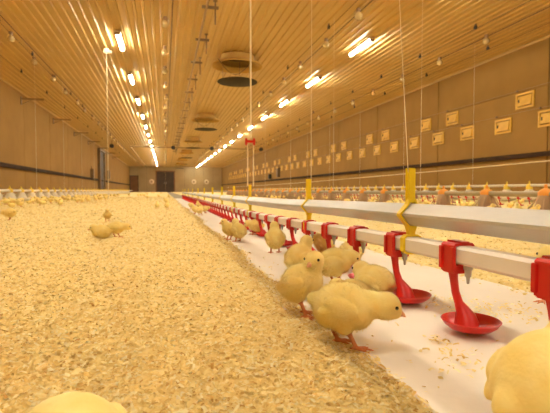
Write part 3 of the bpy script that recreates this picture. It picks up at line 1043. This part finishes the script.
def make_chick(pose):
    """pose: body c/r/pitch, chest, head c, head yaw/pitch, feet; returns mesh pieces in a forward = +x frame."""
    bm = bmesh.new()
    bc, brad, bp_ = Vector(pose['body']), pose['rad'], pose['pitch']
    hc = Vector(pose['head'])
    hr = pose.get('hr', 0.0162)
    hyaw, hp = pose.get('hyaw', 0.0), pose.get('hpitch', 0.0)
    ellipsoid(bm, bc, brad, bp_)
    ca, sa = math.cos(R(bp_)), math.sin(R(bp_))
    fwd = Vector((ca, 0, sa))
    up = Vector((-sa, 0, ca))
    ellipsoid(bm, bc + fwd * brad[0] * 0.42 - up * brad[2] * 0.12, (brad[0] * 0.62, brad[1] * 0.86, brad[2] * 0.82), bp_)      # breast
    ellipsoid(bm, bc - fwd * brad[0] * 0.40 - up * brad[2] * 0.08, (brad[0] * 0.64, brad[1] * 0.92, brad[2] * 0.92), bp_)               # rump
    ellipsoid(bm, bc - fwd * brad[0] * 0.95 + up * brad[2] * 0.20, (0.012, 0.009, 0.009), bp_ + 10)                           # tail tuft
    base = bc + fwd * brad[0] * 0.60 + up * brad[2] * 0.15
    for t in (0.25, 0.45, 0.65, 0.82):                                                                                       # neck
        p = base.lerp(hc, t)
        rr2 = brad[1] * 0.66 * (1 - t) + hr * 0.86 * t
        ellipsoid(bm, p, (rr2, rr2 * 0.97, rr2), 0)
    hd = Vector((math.cos(R(hyaw)) * math.cos(R(hp)), math.sin(R(hyaw)) * math.cos(R(hp)), math.sin(R(hp))))
    ellipsoid(bm, hc, (hr * 1.08, hr * 0.96, hr), hp, hyaw)
    ellipsoid(bm, hc + hd * hr * 0.55 + Vector((0, 0, -hr * 0.18)), (hr * 0.62, hr * 0.60, hr * 0.60), hp, hyaw)
    for s, (hip, knee, hock, foot) in pose.get('legs', {}).items():                                                            # thighs
        ellipsoid(bm, Vector(hip), (0.013, 0.010, 0.016), 0)
        ellipsoid(bm, Vector(hip).lerp(Vector(knee), 0.7), (0.0085, 0.008, 0.010), 0)
    m1 = remesh(bm, 0.0022, 9, 0.6)
    bm.free()
    bm = bmesh.new()
    bm.from_mesh(m1)
    for s in (-1, 1):                                                                                                        # folded wings
        wc = bc + fwd * (-0.004) + up * (brad[2] * 0.10) + Vector((0, s * (brad[1] * 0.885), 0))
        m = Matrix.Translation(wc) @ Matrix.Rotation(-R(bp_ - 14), 4, 'Y') @ Matrix.Rotation(R(s * 6), 4, 'Z') @ Matrix.Diagonal((brad[0] * 0.56, 0.0066, brad[2] * 0.42, 1))
        bmesh.ops.create_icosphere(bm, subdivisions=3, radius=1.0, matrix=m)
        wt = wc - fwd * brad[0] * 0.42 - up * brad[2] * 0.16 - Vector((0, s * 0.002, 0))
        ellipsoid(bm, wt, (brad[0] * 0.34, 0.0055, brad[2] * 0.20), bp_ + 18, s * 6)
    for s, (hip, knee, hock, foot) in pose.get('legs', {}).items():
        hip, knee, hock, foot = map(Vector, (hip, knee, hock, foot))
        chain(bm, [knee, hock, foot + Vector((0, 0, 0.0035))], [0.0046, 0.0034, 0.0031])
        fy = pose.get('foot_yaw', {}).get(s, 0)
        for ang, ln in ((0, 0.021), (32, 0.018), (-32, 0.018), (180, 0.009)):
            a = R(ang + fy)
            d = Vector((math.cos(a), math.sin(a), 0))
            chain(bm, [foot + Vector((0, 0, 0.003)), foot + d * ln * 0.55 + Vector((0, 0, 0.0030)), foot + d * ln + Vector((0, 0, 0.0014))], [0.0027, 0.0022, 0.0013])
    me = remesh(bm, 0.00125, 5, 0.5)
    bm.free()
    me.name = 'chick'
    me.materials.clear()
    me.materials.append(MATS['down'])
    me.materials.append(MATS['leg_skin'])
    me.shade_smooth()
    legs = []
    for s, (hip, knee, hock, foot) in pose.get('legs', {}).items():
        legs.append((Vector(knee), Vector(hock), Vector(foot)))
    cen = np.zeros(len(me.polygons) * 3)
    me.polygons.foreach_get('center', cen)
    cen = cen.reshape(-1, 3)
    idx = np.zeros(len(cen), dtype=np.int32)
    for knee, hock, foot in legs:
        def segd(a, b):
            a, b = np.array(a), np.array(b)
            t = np.clip(((cen - a) @ (b - a)) / ((b - a) @ (b - a)), 0, 1)
            return np.linalg.norm(cen - a - t[:, None] * (b - a), axis=1)
        k2 = knee.lerp(hock, 0.25)
        idx |= ((segd(k2, hock) < 0.0048) | (segd(hock, foot) < 0.0052) | ((cen[:, 2] < 0.0075) & (np.linalg.norm(cen[:, :2] - np.array(foot)[:2], axis=1) < 0.026))).astype(np.int32)
    me.polygons.foreach_set('material_index', idx)
    # fluff strands
    areas = np.zeros(len(me.polygons))
    me.polygons.foreach_get('area', areas)
    nrm = np.zeros(len(me.polygons) * 3)
    me.polygons.foreach_get('normal', nrm)
    nrm = nrm.reshape(-1, 3)
    areas[idx == 1] = 0
    if not len(areas):
        raise RuntimeError('empty chick')
    pick = nr.choice(len(areas), 8500, p=areas / areas.sum())
    p0, nn = cen[pick], nrm[pick]
    back = np.array([-ca, 0, -sa - 0.25])
    face = np.linalg.norm(p0 - np.array(hc), axis=1)
    ln = np.where(face < hr * 1.5, nr.uniform(0.0012, 0.003, len(pick)), nr.uniform(0.002, 0.0055, len(pick)))
    d = nn * 0.62 + back * 0.55 + nr.normal(0, 0.22, nn.shape)
    d /= np.linalg.norm(d, axis=1, keepdims=True)
    side = np.cross(d, nr.normal(0, 1, d.shape))
    side /= np.linalg.norm(side, axis=1, keepdims=True)
    wv = 0.00016
    v = np.stack([p0 - side * wv, p0 + side * wv, p0 + d * ln[:, None]], 1).reshape(-1, 3)
    fm = bpy.data.meshes.new('fluff')
    fm.from_pydata(v.tolist(), [], (np.arange(len(pick) * 3).reshape(-1, 3)).tolist())
    fm.materials.append(MATS['down'])
    fm.shade_smooth()
    fm.normals_split_custom_set_from_vertices(np.repeat(nn, 3, axis=0).tolist())
    # beak and eyes
    right = hd.cross(Vector((0, 0, 1))).normalized()
    hup = right.cross(hd).normalized()
    bb = hc + hd * hr * 1.02 - hup * hr * 0.20
    bk = MB().tube([bb - hd * 0.003, bb + hd * 0.0015, bb + hd * 0.0052 - hup * 0.0008, bb + hd * 0.0085 - hup * 0.0024],
                   [0.0050, 0.0044, 0.0027, 0.0006], 10, flat=(0.85, 1.0)).mesh('beak', 'beak_horn', True)
    eyes = []
    for s in (-1, 1):
        c_ = hc + hd * hr * 0.62 + right * s * hr * 0.73 + hup * hr * 0.22
        b2 = bmesh.new()
        bmesh.ops.create_icosphere(b2, subdivisions=2, radius=0.0023, matrix=Matrix.Translation(c_))
        em = bpy.data.meshes.new('eye')
        b2.to_mesh(em)
        b2.free()
        em.materials.append(MATS['eye_dark'])
        em.shade_smooth()
        eyes.append(em)
    return dict(body=me, fluff=fm, beak=bk, eyes=eyes)


def legs(fx, spread=0.012, hipx=-0.004, hz=0.032, dx=(0.0, 0.0)):
    out = {}
    for i, s in enumerate((-1, 1)):
        f_ = fx + dx[i]
        out[s] = ((hipx + dx[i] * 0.5, s * spread, hz), (hipx + 0.004 + dx[i] * 0.6, s * spread, hz - 0.010), (f_ - 0.007, s * spread * 1.05, hz - 0.017), (f_, s * spread * 1.1, 0.0))
    return out


POSES = {
    # bending forward, head low
    'pecking': dict(body=(-0.005, 0, 0.052), rad=(0.038, 0.029, 0.0305), pitch=-4, head=(0.047, 0.0, 0.054), hr=0.0182, hpitch=-16, legs=legs(-0.003, 0.012, -0.012, 0.034, (0.014, -0.008))),
    # upright, head turned hard to the right
    'looking': dict(body=(-0.002, 0, 0.055), rad=(0.035, 0.027, 0.029), pitch=28, head=(0.022, -0.002, 0.091), hr=0.0162, hyaw=-98, hpitch=-3, legs=legs(0.004, 0.012, -0.008, 0.038, (0.008, -0.004))),
    # upright, looking ahead
    'standing': dict(body=(-0.004, 0, 0.050), rad=(0.036, 0.029, 0.030), pitch=24, head=(0.024, 0.0, 0.084), hr=0.0160, hpitch=-5, legs=legs(0.004, 0.012, -0.002, 0.034, (0.003, -0.004))),
    # level body, head forward and down to the cup
    'drinking': dict(body=(-0.004, 0, 0.048), rad=(0.036, 0.029, 0.030), pitch=10, head=(0.037, 0.0, 0.058), hr=0.0162, hyaw=-12, hpitch=-30, legs=legs(0.004, 0.012, -0.004, 0.032, (0.008, -0.006))),
    # sitting on the litter
    'sitting': dict(body=(0, 0, 0.030), rad=(0.037, 0.031, 0.029), pitch=5, head=(0.032, 0.0, 0.047), hr=0.0160, hpitch=-10, legs={}),
}
CH = {k: make_chick(p) for k, p in POSES.items()}


def place_chick(x, y, z, heading, pose, label, group=None, scale=1.0, fluff=False):
    d = CH[pose]
    o = link('chick', d['body'])
    o.location = (x, y, z)
    o.rotation_euler = (0, 0, R(heading))
    o.scale = (scale,) * 3
    tag(o, label, 'chick', group)
    if fluff:
        link('fluff', d['fluff'], o)['kind'] = 'stuff'
    link('beak', d['beak'], o)
    for e in d['eyes']:
        link('eye', e, o)
    return o


def ground(u, v):
    """Litter point under a direction measured on the photograph (f = 440 px)."""
    dep = 440 * H / (v - 190)
    return place(u, dep)


def place(u, dep):
    xc = (u - 275) / 440 * dep
    return xc * math.cos(YAW) + dep * math.sin(YAW), dep * math.cos(YAW) - xc * math.sin(YAW)


P0, PL = 0.0025, 0.008
near = [
    (348, 350, -22, 'pecking', 'large pale yellow chick bending forward on the paper in the foreground', 1.0, P0),
    (302, 318, -38, 'looking', 'chick standing upright at the paper edge, head turned to the camera', 0.98, P0),
    (336, 285, -12, 'drinking', 'chick with lowered head drinking at a red cup behind the foreground pair', 0.98, P0),
    (300, 278, 30, 'standing', 'chick partly hidden behind the upright chick at the paper edge', 0.95, P0),
    (353, 311, 176, 'sitting', 'chick crouching right behind the large foreground chick, only its back showing', 0.85, P0),
    (375, 299, 112, 'sitting', 'round chick crouching beside the red cup right of the foreground chick', 1.02, P0),
    (275, 254, 80, 'standing', 'chick standing alone on the paper with its back to the camera', 1.0, P0),
    (229, 240, 190, 'standing', 'left chick of the pair standing beside the red drinkers', 0.86, P0),
    (238, 242, 110, 'standing', 'right chick of the pair standing beside the red drinkers', 0.9, P0),
    (255, 235, 170, 'drinking', 'chick seen between the red drinker arms behind the pair', 0.9, P0),
    (323, 258, 100, 'drinking', 'chick behind the red drinker arm, back of the drinking chick', 0.92, P0),
    (352, 262, 60, 'sitting', 'chick beyond the water pipe right of the drinking chick', 1.0, P0),
    (101, 240, 185, 'sitting', 'plump chick resting on the shavings, left one of the close pair', 0.92, PL),
    (117, 239, 8, 'pecking', 'chick pecking at the shavings, right one of the close pair', 0.80, PL),
    (107, 222, -80, 'standing', 'lone chick standing on the shavings behind the close pair', 0.80, PL),
    (9, 221, 150, 'pecking', 'darker yellow chick near the left picture edge on the shavings', 0.95, PL),
    (191, 209, 120, 'drinking', 'small chick at the far end of the paper, leftmost of the group', 0.9, P0),
    (195, 214, 160, 'standing', 'small chick at the front left of the far group on the paper', 0.85, P0),
    (200, 215, 60, 'standing', 'small chick at the front right of the far group on the paper', 0.85, P0),
    (205, 213, -10, 'drinking', 'small chick of the far group reaching to the red drinkers', 0.85, P0),
    (198, 208, 100, 'standing', 'small chick at the back of the far group on the paper', 0.85, P0),
    (157, 209, 90, 'standing', 'tiny chick on the open shavings, left of the far trio', 0.8, PL),
    (167, 209, 60, 'standing', 'tiny chick on the open shavings, right of the far trio', 0.8, PL),
    (166, 204, 200, 'standing', 'tiny chick on the open shavings, rearmost of the far trio', 0.9, PL),
]
for i, (u, v, hd_, ps_, lab, sc, z) in enumerate(near):
    x, y = ground(u, v)
    place_chick(x, y, z, hd_, ps_, lab, None, sc, fluff=i < 16)
x, y = place(64, 0.268)
place_chick(x, y, 0.006, -75, 'sitting', 'blurred chick at the bottom left edge, only its back showing', None, 1.12, False)
x, y = place(557, 0.318)
place_chick(x, y, P0, 8, 'standing', 'blurred chick filling the bottom right corner', None, 1.18, False)
x, y = place(556, 0.74)
place_chick(x, y, PL, 200, 'standing', 'chick behind the water pipe at the right picture edge', None, 1.0, True)

taken = []


def crowd(n, xr, yr, label, group, attempts=40, ypow=1.0):
    for _ in range(n):
        for _t in range(attempts):
            y = yr[0] * (yr[1] / yr[0]) ** (rnd.random() ** ypow)
            x = min(max(rnd.gauss(0.5 * (xr[0] + xr[1]), (xr[1] - xr[0]) * 0.3), xr[0]), xr[1])
            if all((x - a) ** 2 + (y - b) ** 2 > 0.0085 for a, b in taken):
                break
        else:
            continue
        if any(abs(x - fx) < 0.2 and min(abs(y - fy) for fy in fys) < 0.2 for fx, fys in FEED):
            continue
        taken.append((x, y))
        place_chick(x, y, PL, rnd.uniform(0, 360), rnd.choice(['pecking', 'standing', 'standing', 'drinking', 'sitting']), label, group, rnd.uniform(0.85, 1.05))


FEED = [(XO, [1.45 + 0.62 * k for k in range(30)]), (XW, [4.6 + 0.5 * k for k in range(44)]), (XF, [7.25 + 0.62 * k for k in range(44)])]
crowd(140, (-2.9, -1.25), (5.2, 17), 'small chick in the crowd along the left white feeder line', 'chicks crowding the left feeder line')
crowd(105, (1.9, 3.7), (2.3, 14), 'small chick in the crowd around the orange capped feeders', 'chicks crowding the orange capped feeders')
crowd(40, (4.4, 6.2), (4.5, 16), 'small chick in the crowd near the right concrete wall', 'chicks near the right wall')
crowd(18, (-1.3, 0.1), (9.5, 30), 'tiny chick scattered on the far open shavings', 'chicks scattered on the far shavings')
